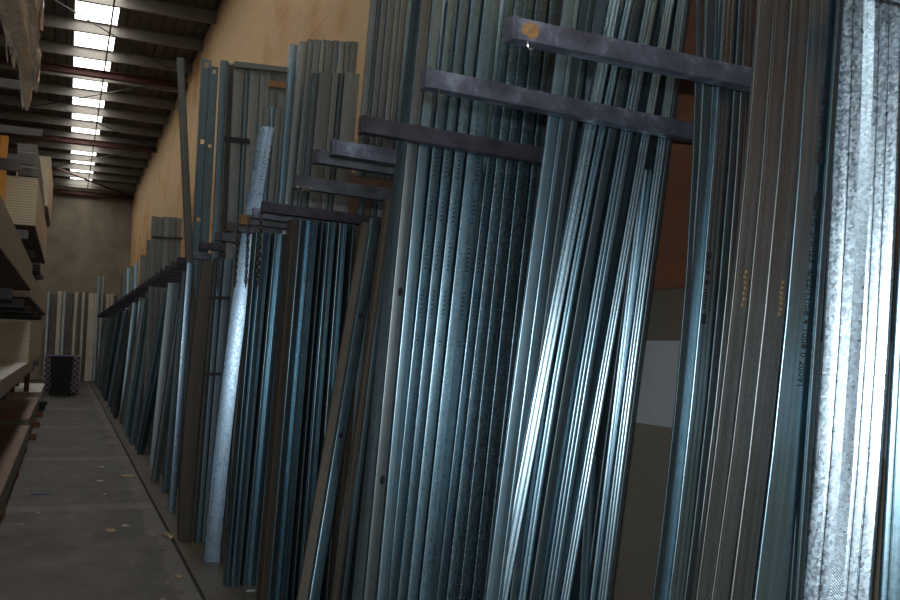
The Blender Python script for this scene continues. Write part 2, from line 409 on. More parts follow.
def on_face(name, body, info, a0, z, size, parent, mat='ink'):
    """printed characters running up a stud's face, a0 metres from its left edge, starting at height z and running down"""
    cu = bpy.data.curves.new('print', 'FONT'); cu.body = body; cu.size = size; cu.resolution_u = 2
    t = bpy.data.objects.new('print', cu); C.objects.link(t)
    me = bpy.data.meshes.new_from_object(t.evaluated_get(bpy.context.evaluated_depsgraph_get()))
    bpy.data.objects.remove(t); bpy.data.curves.remove(cu)
    for v in me.vertices:
        x, y = v.co.x, v.co.y
        p = info['path'](z-x)+info['A']*(a0+y)-info['B']*.0016
        v.co = p-info['o']
    o = link_mesh(name, me, mat, parent); o['label'] = 'black inkjet printing'
    return o
def ink_blocks(info, blocks, parent):
    bm = bmesh.new()
    for a0, a1, z0, z1 in blocks:
        q = [info['path'](z)+info['A']*a-info['B']*.0018-info['o'] for a, z in ((a0, z0), (a1, z0), (a1, z1), (a0, z1))]
        bm.faces.new([bm.verts.new(p) for p in q])
    o = bm_obj('printed_mark', bm, 'ink', parent); o['label'] = 'black printed blocks'; return o

# ================================================================== setting
bm = bmesh.new(); box(bm, LEFT, .87, BACK, FAR, -.2, 0); fl = struct(bm_obj('floor', bm, 'floor'))
bm = bmesh.new(); box(bm, .87, .895, BACK, FAR, -.2, -.012); struct(bm_obj('trim_1', bm, 'gap'))
bm = bmesh.new(); box(bm, .895, WALL+.2, BACK, FAR, -.2, 0); struct(bm_obj('trim_2', bm, 'strip'))
bm = bmesh.new(); box(bm, WALL+.01, WALL+.2, BACK, FAR, 0, 1.875); struct(bm_obj('wall_right', bm, 'lower'))
bm = bmesh.new(); box(bm, WALL-.005, WALL+.2, BACK, FAR, 1.875, ROOF+.1); struct(bm_obj('wall_right_upper', bm, 'ply'))
bm = bmesh.new(); box(bm, LEFT-.2, WALL+.2, FAR, FAR+.2, -.2, ROOF+.3); struct(bm_obj('wall_far', bm, 'concrete'))
bm = bmesh.new(); box(bm, LEFT-.2, LEFT, BACK, FAR, -.2, ROOF+.3); struct(bm_obj('wall_left', bm, 'sidewall'))
bm = bmesh.new()      # unseen back wall; opening added to let in dim bluish sky light
box(bm, LEFT, -5.5, BACK-.2, BACK, 0, ROOF+.3); box(bm, .5, WALL+.2, BACK-.2, BACK, 0, ROOF+.3); box(bm, -5.5, .5, BACK-.2, BACK, 4.2, ROOF+.3)
struct(bm_obj('wall_back', bm, 'sidewall'))
# roof sheeting with real ribs along the building, open where the daylight strips lie
SKY = [(-.17, .56), (-4.6, -3.5), (-8.0, -6.9)]  # the two left strips are unseen, added for their light
def rib_strip(x0, x1, y0, y1, z):
    bm = bmesh.new(); pts = []; x = x0
    while x < x1-1e-6:
        for dx, dz in ((0, 0), (.13, 0), (.15, .03), (.18, .03)):
            if x+dx < x1: pts.append((x+dx, z+dz))
        x += .2
    pts.append((x1, z))
    lo = [[bm.verts.new((px, y, pz)) for px, pz in pts] for y in (y0, y1)]
    hi = [[bm.verts.new((px, y, pz+.004)) for px, pz in pts] for y in (y0, y1)]
    for i in range(len(pts)-1):
        bm.faces.new((lo[0][i], lo[1][i], lo[1][i+1], lo[0][i+1])); bm.faces.new((hi[0][i], hi[0][i+1], hi[1][i+1], hi[1][i]))
    return bm
edges = [(SKY[0][1], WALL+.2), (SKY[1][1], SKY[0][0]), (SKY[2][1], SKY[1][0]), (LEFT-.2, SKY[2][0])]
bmA = bmesh.new()
for x0, x1 in edges:
    t = rib_strip(x0, x1, BACK-.2, FAR+.2, ROOF); me = bpy.data.meshes.new('t'); t.to_mesh(me); t.free(); bmA.from_mesh(me); bpy.data.meshes.remove(me)
struct(bm_obj('ceiling', bmA, 'roofing'))
for i, (x0, x1) in enumerate(SKY):
    o = bm_obj('window_%d' % (i+1), rib_strip(x0-.02, x1+.02, (-4.0 if i == 0 else 3.), FAR-.6, ROOF+.006), 'sky' if i == 0 else 'sky_unseen'); struct(o)
    if i == 0:
        bm = bmesh.new(); box(bm, x0, x1, BACK, -4.0, ROOF, ROOF+.01); box(bm, x0, x1, FAR-.6, FAR, ROOF, ROOF+.01); struct(bm_obj('ceiling_infill', bm, 'roofing'))
    else:
        bm = bmesh.new(); box(bm, x0, x1, BACK, 3.0, ROOF, ROOF+.01); box(bm, x0, x1, FAR-.6, FAR, ROOF, ROOF+.01); struct(bm_obj('ceiling_infill', bm, 'roofing'))
# purlins (lipped Z) across the building
ys = [17.85+1.65*k for k in range(-7, 12)]+[36.6]
def zsec(y, x0, x1):
    bm = bmesh.new()
    box(bm, x0, x1, -.004, .004, .0, .196); box(bm, x0, x1, -.07, -.004, .19, .196); box(bm, x0, x1, .004, .07, .0, .006); box(bm, x0, x1, .064, .07, .006, .02)
    return bm
base_me = None
for k, y in enumerate(ys):
    nm = ORD[len(ys)-1-k]
    if base_me is None:
        o = bm_obj('roof_purlin', zsec(0, LEFT, WALL), 'purlin', None, (0, y, ROOF-.205)); base_me = o.data
    else:
        o = bpy.data.objects.new('roof_purlin', base_me); C.objects.link(o); o.location = (0, y, ROOF-.205)
    tag(o, 'grey steel roof purlin, %s one out from the end wall, crossing the skylight' % nm, 'purlin', 'roof purlins')
def ibeam(y, label):
    bm = bmesh.new(); z0, z1 = ROOF-.36, ROOF-.21
    box(bm, LEFT, WALL-.01, -.07, .07, z0, z0+.012); box(bm, LEFT, WALL-.01, -.07, .07, z1-.012, z1); box(bm, LEFT, WALL-.01, -.005, .005, z0+.012, z1-.012)
    tag(bm_obj('roof_rafter', bm, 'red', None, (0, y, 0)), label, 'rafter')
ibeam(20.3, 'dark red steel rafter under the roof, nearest one crossing the skylight strip')
ibeam(27.6, 'dark red steel rafter under the roof, midway between the other two')
ibeam(FAR-.15, 'dark red steel rafter along the top of the concrete end wall')
for (a, c, lab) in (((-3.2, 20.2, ROOF-.216), (1.9, 27.3, ROOF-.216), 'thin roof bracing rod slanting right towards the plywood wall, nearer pair'),
                    ((1.9, 20.2, ROOF-.216), (-3.2, 27.3, ROOF-.216), 'thin roof bracing rod slanting left away from the plywood wall, nearer pair'),
                    ((1.9, 27.9, ROOF-.216), (-3.2, 37.2, ROOF-.216), 'thin roof bracing rod slanting left to the end wall, further pair'),
                    ((1.9, 12.6, ROOF-.216), (-3.2, 19.7, ROOF-.216), 'thin roof bracing rod slanting left over the nearest skylight sheets'),
                    ((-3.2, 12.6, ROOF-.216), (1.9, 19.7, ROOF-.216), 'thin roof bracing rod slanting right over the nearest skylight sheets')):
    bm = bmesh.new(); tube(bm, [a, c], .012); tag(bm_obj('bracing_rod', bm, 'rodsteel', None), lab, 'rod')
bm = bmesh.new(); tube(bm, [(-3.2, 27.9, ROOF-.24), (1.9, 37.2, ROOF-.24)], .035); tag(bm_obj('bracing_strut', bm, 'red'), 'reddish bracing strut slanting across the skylight near the end wall', 'strut')
bm = bmesh.new(); tube(bm, [(.44, 6., ROOF-.22), (.44, FAR-.1, ROOF-.22)], .016); tag(bm_obj('bridging_rod', bm, 'rodsteel'), 'thin dark rod running lengthways under the right side of the skylight', 'rod')

# ================================================================== cantilever arms on the right wall
ARMS = [(1.50, 1.03, 'arm', .072), (2.12, 1.04, 'arm', .060), (2.64, 1.0, 'arm', .062), (3.31, 1.0, 'arm_dark', .066), (3.76, 1.01, 'arm', .066), (3.98, .99, 'arm_grey', .062), (4.66, 1.06, 'arm_grey', .07),
        (5.62, 1.08, 'arm_dark', .066), (5.92, 1.08, 'arm', .066), (6.26, 1.07, 'arm_grey', .066), (6.72, 1.05, 'arm_grey', .066), (7.40, 1.06, 'arm_grey', .066), (8.2, 1.04, 'arm_dark', .066), (9.2, 1.04, 'arm', .07)]
DESC = ['galvanised steel arm crossing the top right corner, nearest of the row', 'galvanised steel arm with an orange rust patch at its tip',
        'galvanised steel arm just below and left of the rust-patched arm', 'dark purple-grey steel arm above the stamped stud pack', 'pale galvanised arm tip directly under the dark purple arm',
        'grey arm peeping out below the pale galvanised tip', 'wide grey arm with a wire twist at its tip', 'arm with a purplish end cap in the stepped mid-photo row', 'light galvanised arm under the purple-capped one',
        'weathered grey arm with a rusty tip, below the light galvanised arm', 'weathered grey arm with rusty fittings, above the clustered chains', 'grey arm holding a chain, left of the holed purlin',
        'dark arm just above the lowest wide arm left of the purlin', 'lighter wide arm at the foot of the slotted purlins']
def make_arm(Y, xf, mat, h, label, group=None, detail=True):
    L = WALL-.02-xf; wy = .052
    t = empty('rack_arm', (WALL-.016, Y, 2.463-L*(.016 if Y < 2.3 else .038)), label, 'rack arm', group); t.location.z += .05 if Y < 1.6 else 0; t.rotation_euler.y = .016 if Y < 2.3 else .038
    bm = bmesh.new(); box(bm, -L+.012, -.008, -wy/2, wy/2, -h/2, h/2, .006); bm_obj('arm_tube', bm, mat, t, smooth=40)
    if detail:
        bm = bmesh.new(); box(bm, -L-.004, -L+.014, -wy/2-.002, wy/2+.002, -h/2-.002, h/2+.002, .003); bm_obj('end_cap', bm, mat, t)
    bm = bmesh.new(); box(bm, -.012, .014, -.06, .06, -.11, .11, .002); bm_obj('wall_plate', bm, mat, t)
    return t, L, wy, h
arm_objs = []
for (Y, xf, mat, h), lab in zip(ARMS, DESC): arm_objs.append(make_arm(Y, xf, mat, h, lab))
t, L, wy, h = arm_objs[1]
bm = bmesh.new()     # rust patch and flaking paint on the tip
import itertools
ring = [(-L+.022+.03+.03*math.cos(a)*R.uniform(.75, 1.05), .024*math.sin(a)*R.uniform(.8, 1.1)) for a in [i*math.pi/9 for i in range(18)]]
vs = [bm.verts.new((x, -wy/2-.0012, z)) for x, z in ring]; vs2 = [bm.verts.new((x, -wy/2+.002, z)) for x, z in ring]
bm.faces.new(vs)
for i in range(18): bm.faces.new((vs[i], vs2[i], vs2[(i+1) % 18], vs[(i+1) % 18]))
o = bm_obj('rust_patch', bm, 'rust', t); o['label'] = 'orange rust patch'
def hook(ti):
    t, L, wy, h = arm_objs[ti]
    bm = bmesh.new(); c = [(-L+.045, -wy/2+.006, -h/2), (-L+.045, -wy/2+.004, -h/2-.012), (-L+.052, -wy/2+.002, -h/2-.022), (-L+.058, -wy/2, -h/2-.018)]
    tube(bm, c, .0032, 6); o = bm_obj('hook', bm, 'hook', t, smooth=60); o['label'] = 'small bright wire hook'
hook(1); hook(2)
bm = bmesh.new(); t, L, wy, h = arm_objs[2]
tube(bm, [(-L+.042, -wy/2-.002, -h/2-.002), (-L+.040, -wy/2-.002, -h/2-.05), (-L+.046, -wy/2-.002, -h/2-.07)], .004, 6); bm_obj('hook', bm, 'chain', t, smooth=60)
t, L, wy, h = arm_objs[6]
bm = bmesh.new(); tube(bm, [(-L+.02*i/3+.005, -wy/2-.006-.006*math.sin(i*2.), -h/2+.012*math.cos(i*1.7)) for i in range(12)], .004, 6); o = bm_obj('wire_twist', bm, 'hook', t, smooth=60); o['label'] = 'twisted bright wire'
for ai, zz in ((9, -.005), (10, -.01)):
    t, L, wy, h = arm_objs[ai]
    bm = bmesh.new(); box(bm, -L-.012, -L+.045, -wy/2-.012, wy/2+.004, -h/2-.008, h/2-.004, .006); o = bm_obj('rusty_cap', bm, 'rust' if ai == 9 else 'brown', t); o['label'] = 'rusty brown tip'
# the far run of arms
protoF = None
yy = 9.9; far_arms = []
while yy < FAR-1.0:
    far_arms.append(yy); yy += .62
for i, Y in enumerate(far_arms):
    if protoF is None:
        protoF = make_arm(Y, 1.02, 'arm_dark', .075, '', None, False)[0]; o = protoF
    else:
        o = protoF.copy(); C.objects.link(o); o.location = (WALL-.016, Y, protoF.location.z)
        for ch in protoF.children:
            c = ch.copy(); c.parent = o; C.objects.link(c)
    o['label'] = 'short dark arm in the receding far run beyond the tall leaning post'; o['category'] = 'rack arm'; o['group'] = 'far arms beyond the leaning post'
# chains hanging from arm tips
def chain(Y, x, z0, z1, label):
    bm = bmesh.new(); z = z0; k = 0; step = .026
    while z > z1:
        pts = []
        for i in range(9):
            a = 2*math.pi*i/8; q = (.010*math.cos(a), .018*math.sin(a))
            pts.append((q[0], 0, z-z0+q[1]-.018) if k % 2 == 0 else (0, q[0], z-z0+q[1]-.018))
        tube(bm, pts, .0038, 5); z -= step; k += 1
    tag(bm_obj('hanging_chain', bm, 'chain', None, (x, Y, z0), smooth=60), label, 'chain')
def chain_px(u, v0, v1, Y, label):
    a, b_ = onY(u, v0, Y), onY(u, v1, Y); chain(Y, a.x, a.z, b_.z, label)
chain_px(213, 243, 290, 9.13, 'leftmost hanging chain, dangling from the lowest wide arm')
chain_px(220.5, 232, 290, 7.33, 'second hanging chain from the left, with bright links near its end')
chain_px(238, 222, 284, 6.64, 'rusty chain hanging over the left edge of the holed purlin')
chain_px(249, 216, 284, 6.18, 'chain hanging over the right edge of the holed purlin')
chain_px(261, 212, 282, 5.85, 'rightmost hanging chain, in front of the short stud group')

# ================================================================== near packs
# --- stamped pack (middle): bands given as left edge at v=175 and v=590
P1 = [(416, 377.5, 11.3), (430, 388, 9.8), (441.3, 398.3, 9.6), (452.3, 407.8, 10.6), (465, 420, 17.5), (485.5, 437.5, 8.6), (494.8, 447.3, 9.6), (505.3, 460.3, 10.4), (517.3, 472.8, 12), (531, 484.5, 6)]
PH1 = [5, 2, 7, 9, 8, 4, 4, 0, -2, 0]
kinds1 = ['flangeL', 'flangeL', 'flangeL', 'flangeL', 'web', 'flangeL', 'flangeL', 'flangeR', 'flangeL', 'flangeR']
mats1 = ['soft', 'stamped', 'stamped', 'stamped', 'stamped', 'stamped', 'spangle', 'spangle', 'spangle', 'spangle']
extra1 = ['pale bluish', 'grey stamped', 'grey stamped', 'bright stamped', 'widest stamped', 'stamped', 'lightly speckled', 'dark speckled', 'darkest speckled', 'narrow speckled']
for i, (a, b_, w) in enumerate(P1):
    stud([(a, 175), (b_, 590)], w, 3.37+R.uniform(0, .008), kinds1[i], mats1[i],
         '%s steel stud, %s from the left in the stamped mid-photo pack' % (extra1[i], ORD[i]), zt=3.7, d=.09 if kinds1[i] != 'web' else .05, phi=PH1[i])
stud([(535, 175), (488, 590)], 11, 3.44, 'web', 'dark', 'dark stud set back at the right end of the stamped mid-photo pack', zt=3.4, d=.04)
# the wide angle-faced stud at its left
stud([(394, 175), (352.5, 590)], 10.5, 3.34, 'angle', 'pale', 'pale smooth stud face forming the left edge of the stamped pack', zt=3.7, phi=38, d=.05)
o, inf = stud([(404, 175), (364.5, 590)], 12, 3.36, 'web', 'grey', 'grey-brown web with oval service holes beside the stamped pack', zt=3.7, d=.04, phi=4)
def hole_marks(o, inf, spots, rad=(.010, .018)):
    bm = bmesh.new()
    for a, z in spots:
        vs = []
        for k in range(14):
            t = 2*math.pi*k/14; vs.append(bm.verts.new(inf['path'](z+rad[1]*math.sin(t))+inf['A']*(a+rad[0]*math.cos(t))-inf['B']*.0014-inf['o']))
        bm.faces.new(vs)
    q = bm_obj('service_hole', bm, 'ink', o); q['label'] = 'dark service hole'
zh = onY(402, 292, 3.36).z; hole_marks(o, inf, [(inf['w']*.62, zh)])
zh = onY(376, 480, 3.36).z; hole_marks(o, inf, [(inf['w']*.6, zh)])

# --- steep pack left of the wall gap
P2 = [([(561, 25), (543, 160), (487, 590)], [17, 17, 12], 'angle', 'soft', (.75,), 'broad dull grey'),
      ([(586, 25), (566, 160), (511, 590)], [6, 6, 7], 'flangeL', 'dark', (), 'dark recessed'),
      ([(604, 25), (578, 160), (496.5, 590)], [12, 11, 15], 'flangeL', 'pale', (.3, .7), 'brightest rounded'),
      ([(620, 25), (592, 160), (519.5, 590)], [8, 8, 8], 'flangeL', 'blue', (.5,), 'narrow double-lined'),
      ([(629, 25), (603, 160), (531, 590)], [9, 8, 9], 'flangeL', 'dark', (), 'dark grey'),
      ([(641, 25), (616, 160), (545, 590)], [14, 13, 11], 'flangeL', 'soft', (.3, .6), 'grey ribbed'),
      ([(661, 25), (637, 160), (562, 590)], [9, 9, 10], 'flangeL', 'pale', (.35, .65), 'pale ribbed'),
      ([(674, 25), (655, 160), (599, 590)], [9, 10, 9], 'flangeL', 'pale', (.35, .65), 'last pale ribbed'),
      ([(683.5, 25), (665.3, 160), (608.3, 590)], [4, 4, 3.5], 'angle', 'dark', (), 'thin dark edge')]
PH2 = [9, 3, 25, 19, 3, 15, 19, 21, 0]
P2F = [([(664, 25), (644, 160), (587, 590)], 13, 'between the last two ribbed strips'), ([(651, 25), (627, 160), (553, 590)], 12, 'left of the pale ribbed strip')]
for px, w, ds in P2F: stud(px, w, 2.80, 'flangeL', 'dark', 'dark filler stud coloured as recess shade in steep pack, %s' % ds, zt=3.2, d=.06, phi=-12)  # fills gaps between strips; their recess shade is put into the dark colour
for i, (px, w, kd, mt, gv, ds) in enumerate(P2):
    stud(px, w, 2.70+(.012 if mt == 'dark' else 0)+R.uniform(0, .006), kd, mt, '%s stud, %s from left in the steep pack left of the wall gap' % (ds, ORD[i]), zt=3.4, grooves=gv, d=.075 if i else .008, phi=PH2[i])
stud([(627, 290), (591, 590)], 7, 2.785, 'flangeR', 'pale', 'short ribbed stud tucked between the last two pale studs of the steep pack', zt=2.3, grooves=(.5,), d=.05, phi=24)
stud([(584, 520), (580, 590)], 9, 2.76, 'flangeR', 'soft', 'shortest stud standing low between the steep pack, tip just showing', zt=1.25, grooves=(.5,), d=.06, seg=4)

# --- upright pack right of the gap
P3a = [([(695, 110), (685.5, 290), (671, 440), (654.5, 590)], [6, 5, 4, 4], 'flangeL', 'dark', (), 'thin dark edged'),
       ([(702, 110), (690, 290), (674, 440), (658, 590)], [14, 13, 12, 12], 'open', 'dark', (), 'dark open-faced'),
       ([(716.6, 110), (702.5, 290), (688, 440), (670.5, 590)], [15, 14, 13, 13], 'flangeL', 'pale', (.35, .7), 'bluish ribbed stamped'),
       ([(733, 110), (719, 290), (703, 440), (686, 590)], [7, 8, 6, 6], 'flangeR', 'dark', (), 'narrow dark'),
       ([(740, 110), (727, 290), (709, 440), (692, 590)], [10, 18, 20, 8], 'flangeR', 'grey', (.45,), 'dull creased')]
info3 = []
for i, (px, w, kd, mt, gv, ds) in enumerate(P3a):
    px = [px[0], px[1], px[3]]; w = [w[0], w[1], w[3]]
    info3.append(stud(px, w, 2.18+(.01 if kd == 'open' else 0)+.002*i, kd if i else 'angle', mt, '%s stud, %s from left in the upright pack right of the gap' % (ds, ORD[i]), zt=3.3, grooves=gv, d=.08 if i > 1 else (.004 if i == 0 else .012)))
P3b = [([(751.5, 110), (734, 290), (698, 590)], [14, 15.5, 14], 'flangeL', 'matte', (.12,), 'brownish knurled'),
       ([(767, 110), (751, 290), (713.5, 590)], [15.5, 15.5, 17], 'flangeL', 'matte', (.12,), 'brownish knurled'),
       ([(783.5, 110), (767.5, 290), (732.5, 590)], [18, 20, 22], 'flangeL', 'matte', (.2,), 'broad brownish knurled'),
       ([(803.5, 110), (789.5, 290), (756.5, 590)], [27, 27, 38], 'web', 'soft', (.4,), 'bluish text-printed')]
for i, (px, w, kd, mt, gv, ds) in enumerate(P3b):
    info3.append(stud(px, w, 1.70+.003*i, kd, mt, '%s stud, %s from left in the upright pack right of the gap' % (ds, ORD[i+5]), zt=3.1, grooves=gv, d=(.06 if i else .012) if kd != 'web' else .035))
o, inf = info3[8]
W_ = inf['w']
ztop = onY(818, 82, 1.70).z
on_face('printed_text', 'CMZ 55ZUM 32', inf, W_*.56, ztop, .027, o)
zt2 = onY(818, 190, 1.70).z
on_face('printed_text', '4005092 3MM23  6/22/11/08 4 1008 0 20091', inf, W_*.54, zt2, .027, o)
z1 = onY(818, 150, 1.70).z; z2 = onY(815, 195, 1.70).z
ink_blocks(inf, [(W_*.56, W_*.72, z1-.034, z1), (W_*.56, W_*.72, z2-.034, z2)], o)
o, inf = info3[2]; W_ = inf['w']
for vv, hh in ((252, .02), (270, .014), (280, .014), (314, .03)):
    z = onY(707, vv, 2.18).z; ink_blocks(inf, [(W_*.12, W_*.42, z-hh, z)], o)
bl = []
for vv in (259, 262, 265, 289, 292, 295, 298, 301, 304, 307):
    z = onY(707, vv, 2.18).z; bl += [(W_*.12, W_*.34, z-.004, z)]
ink_blocks(inf, bl, o)
# brass staples on two of the knurled faces
for idx, (uu, vv) in ((5, (747, 272)), (7, (781, 282))):
    o, inf = info3[idx]; bm = bmesh.new(); z = onY(uu, vv, 1.7).z
    for k in range(7):
        p = inf['path'](z-k*.013)+inf['A']*(inf['w']*.72+R.uniform(-.003, .003))-inf['B']*.0018-inf['o']
        box(bm, p.x-.003, p.x+.003, p.y-.001, p.y+.001, p.z-.004, p.z+.004)
    q = bm_obj('brass_fleck', bm, 'copper', o); q['label'] = 'shiny brass flecks'
# --- bright spangled stud and the last one
stud([(834.5, 110), (826, 290), (803, 590)], [60, 70, 68], 1.72, 'web', 'bright', 'brightest spangled steel stud with dotted centre band, near right edge', zt=3.0, d=.03, phi=54, grooves=(.24, .65, .80))
stud([(818.5, 290), (797.5, 590)], [6, 6], 1.69, 'flangeR', 'dark', 'thin dark stud edge squeezed between the text-printed and brightest studs', zt=2.9, d=.04, phi=0)
stud([(897, 290), (880.5, 590)], 40, 1.60, 'web', 'blue', 'dark blue stud cut off by the right edge of the photo', zt=2.3, d=.04, phi=44, grooves=(.2,))

# ================================================================== middle packs (below and above the stepped arms)
# crossed leaning studs
o, inf = stud([(362, 225), (299, 590)], [9, 11], [4.9, 4.55], 'angle', 'brown', 'brownish stud leaning diagonally, left of the pair crossing the dark bay', ztop_px=222, zt=2.3, d=.04, phi=10)
o, inf = stud([(371, 225), (311, 590)], [9, 11], [4.85, 4.5], 'web', 'blue', 'blue stud leaning diagonally with round holes, right of the crossing pair', ztop_px=218, zt=2.3, d=.035, phi=-4)
for u, v in ((369, 316), (345, 434)):
    z = onY(u, v, 4.7).z; hole_marks(o, inf, [(inf['w']*.45, z)], (.014, .016))
stud([(384, 225), (335, 590)], [4, 6], 4.4, 'flangeL', 'brown', 'thin brown stud edge just left of the pale smooth stud', zt=2.38, d=.05)
stud([(378, 300), (343, 590)], [5, 6], 4.45, 'flangeL', 'dark', 'dark narrow stud behind the thin brown edge', zt=2.3, d=.05)
# short pack under the long mid arm (G2): left edge at v=340 -> v=590
G2 = [(283, 262, 7, 'brown'), (290.5, 269.5, 9, 'blue'), (300, 279, 7, 'spangle'), (307.5, 287, 5, 'dark'), (313, 293, 6, 'dark'), (319.5, 300, 6, 'blue'), (326, 307, 5, 'dark'), (331.5, 313, 6, 'blue'), (338, 320, 6, 'dark'), (345, 327, 7, 'dark'), (353, 335, 6, 'brown')]
g2d = {'brown': 'brownish', 'blue': 'bluish', 'spangle': 'speckled', 'dark': 'dark'}
for i, (a, b_, w, mt) in enumerate(G2):
    stud([(a, 340), (b_, 590)], [w, w], 5.3+R.uniform(0, .02), 'flangeL' if mt != 'dark' else 'open', mt, '%s short stud, %s from left in the dark pack under the stepped arms' % (g2d[mt], ORD[i]), zt=2.36, d=.07, phi=-R.uniform(14, 26))
# G1 short pack, feet visible
G1 = [(247.5, 227, 5, 'blue'), (253, 232, 7, 'soft'), (260.5, 238.5, 5, 'dark'), (266, 244, 5, 'pale'), (271.5, 249.5, 6, 'blue'), (278, 256, 4.5, 'pale')]
g1d = {'blue': 'bluish', 'soft': 'smooth grey-blue', 'dark': 'dark', 'pale': 'bright-edged'}
for i, (a, b_, w, mt) in enumerate(G1):
    stud([(a, 340), (b_, 585)], [w, w*.95], 6.08+R.uniform(0, .02), 'flangeL' if mt != 'dark' else 'open', mt, '%s short stud, %s from left in the group right of the holed purlin' % (g1d[mt], ORD[i]), zt=2.36, d=.07, phi=-R.uniform(8, 16))
# holed purlin
o, inf = stud([(259, 126), (237.5, 260), (203.5, 562)], [13, 14, 22], 6.82, 'web', 'holed', 'bright spangled purlin with a column of small holes, brightest on the left', ztop_px=126, d=.06, phi=12, name='steel_purlin', cat='steel purlin', th=.003, seg=12)
holes = [(inf['w']*(.62 if k % 2 == 0 else .60), .35+k*.21) for k in range(11)]
for a, z in holes: hole_marks(o, inf, [(a, z)], (.009, .009))
# dark studs between the brown post and the holed purlin
for i, (uT, uB, w, mt, ds) in enumerate(((213, 196, 5, 'dark', 'dark narrow'), (219, 201.5, 9, 'dark', 'dark blue strapped'), (209, 190.5, 4, 'post', 'near-black'))):
    stud([(uT+5, 262), (uB, 540)], [w, w], 7.5+.04*i, 'web', mt, '%s stud between the brown post and the holed purlin' % ds, zt=2.3, d=.05)
def strap_px(pts, Y, h, label, parent=None):
    bm = bmesh.new()
    for (u0, v0), (u1, v1) in zip(pts, pts[1:]):
        a, b_ = onY(u0, v0, Y), onY(u1, v1, Y)
        prism8(bm, [(a.x, a.y, a.z-h/2), (b_.x, b_.y, b_.z-h/2), (b_.x, b_.y+.012, b_.z-h/2), (a.x, a.y+.012, a.z-h/2)],
               [(a.x, a.y, a.z+h/2), (b_.x, b_.y, b_.z+h/2), (b_.x, b_.y+.012, b_.z+h/2), (a.x, a.y+.012, a.z+h/2)])
    tag(bm_obj('strapping_band', bm, 'strap'), label, 'strap')
strap_px([(207, 297.5), (230, 298)], 7.487, .025, 'black strap around dark studs, level with the top of the purlin highlight')
strap_px([(204, 374), (221, 374)], 7.487, .025, 'black strap around dark studs, lower of the two beside the purlin')
# brown post
stud([(203, 262), (192.5, 340), (178.5, 540)], [6, 12, 16], 7.62, 'flangeL', 'brown', 'dark brown steel post standing left of the holed purlin', zt=2.28, d=.08, name='steel_post', cat='steel post', th=.004, wm=.115)
# tall leaning post
a_ = onY(178, 57, 9.3); c_ = onY(187, 270, 9.1)
stud([(177, 57), (186.5, 270)], [7, 7.5], [9.4, 9.1], 'web', 'post', 'tall thin dark post leaning left against the plywood wall background', ztop_px=57, d=.05, name='steel_post', cat='steel post', th=.004, z0=0.0)
# slotted purlins standing left
def slotted(pix, w, Y, label, slots, d=.06, phi=0, ztop_px=None, mat='dark'):
    Ys = [Y]*len(pix); P = [onY(u, v, Y) for u, v in pix]; f0 = fit(P)
    ww = sum(width_at(u, v, w, p, 0.) for (u, v), p in zip(pix, P))/len(P)
    zt = onY(pix[0][0], ztop_px, Y).z
    zc = sorted({0.0, zt} | {z for s in slots for z in s[:2]}); zs = []
    for a, b_ in zip(zc, zc[1:]):
        k = max(1, int((b_-a)/.5)); zs += [a+(b_-a)*i/k for i in range(k)]
    zs.append(zt)
    xs = [0, ww*.28, ww*.72, ww]
    bm = bmesh.new(); o0 = f0(0)
    V = [[bm.verts.new(f0(z)-o0+Vector((x, 0, 0))) for x in xs] for z in zs]
    for j in range(len(zs)-1):
        zm = (zs[j]+zs[j+1])/2
        for i in range(3):
            if i == 1 and any(s[0] < zm < s[1] for s in slots): continue
            bm.faces.new((V[j][i], V[j][i+1], V[j+1][i+1], V[j+1][i]))
    for x, s in ((0, 0), (ww, 0)):
        F = [[bm.verts.new(f0(z)-o0+Vector((x, yy_, 0))) for yy_ in (0, d)] for z in zs]
        for j in range(len(zs)-1): bm.faces.new((F[j][0], F[j+1][0], F[j+1][1], F[j][1]))
    bmesh.ops.remove_doubles(bm, verts=bm.verts[:], dist=1e-5)
    bmesh.ops.solidify(bm, geom=bm.faces[:], thickness=.003)
    uvl = bm.loops.layers.uv.new('UVMap')
    for fc in bm.faces:
        for l in fc.loops: l[uvl].uv = (l.vert.co.x, l.vert.co.z)
    o = bm_obj('slotted_purlin', bm, mat, None, o0); tag(o, label, 'steel purlin'); return o, f0
def zpx(u, v, Y): return onY(u, v, Y).z
slotted([(202, 59), (192.5, 240)], 9.5, 9.42, 'dark slotted purlin, left one of the pair with see-through end slots', [(zpx(206, 67, 9.4), zpx(206, 61.5, 9.4)), (zpx(200, 143.5, 9.4), zpx(200, 138.5, 9.4)), (zpx(197, 221, 9.4), zpx(197, 217, 9.4))], ztop_px=59)
slotted([(210.5, 66), (200.5, 240)], 8, 9.35, 'dark slotted purlin, right and shorter one of the pair with end slots', [(zpx(214, 72.5, 9.3), zpx(214, 68, 9.3)), (zpx(209, 146.5, 9.3), zpx(209, 143, 9.3))], ztop_px=66)
o, inf = stud([(221, 60), (213, 232)], [8, 7], 8.35, 'web', 'dark', 'tall dark stud with a bright glint, right of the slotted purlins', ztop_px=60, d=.05, zt=4)
stud([(229.5, 63), (222, 232)], [4, 4], 8.33, 'open', 'post', 'near-black tall stud edge right of the glinting stud', ztop_px=63, d=.06, zt=4)
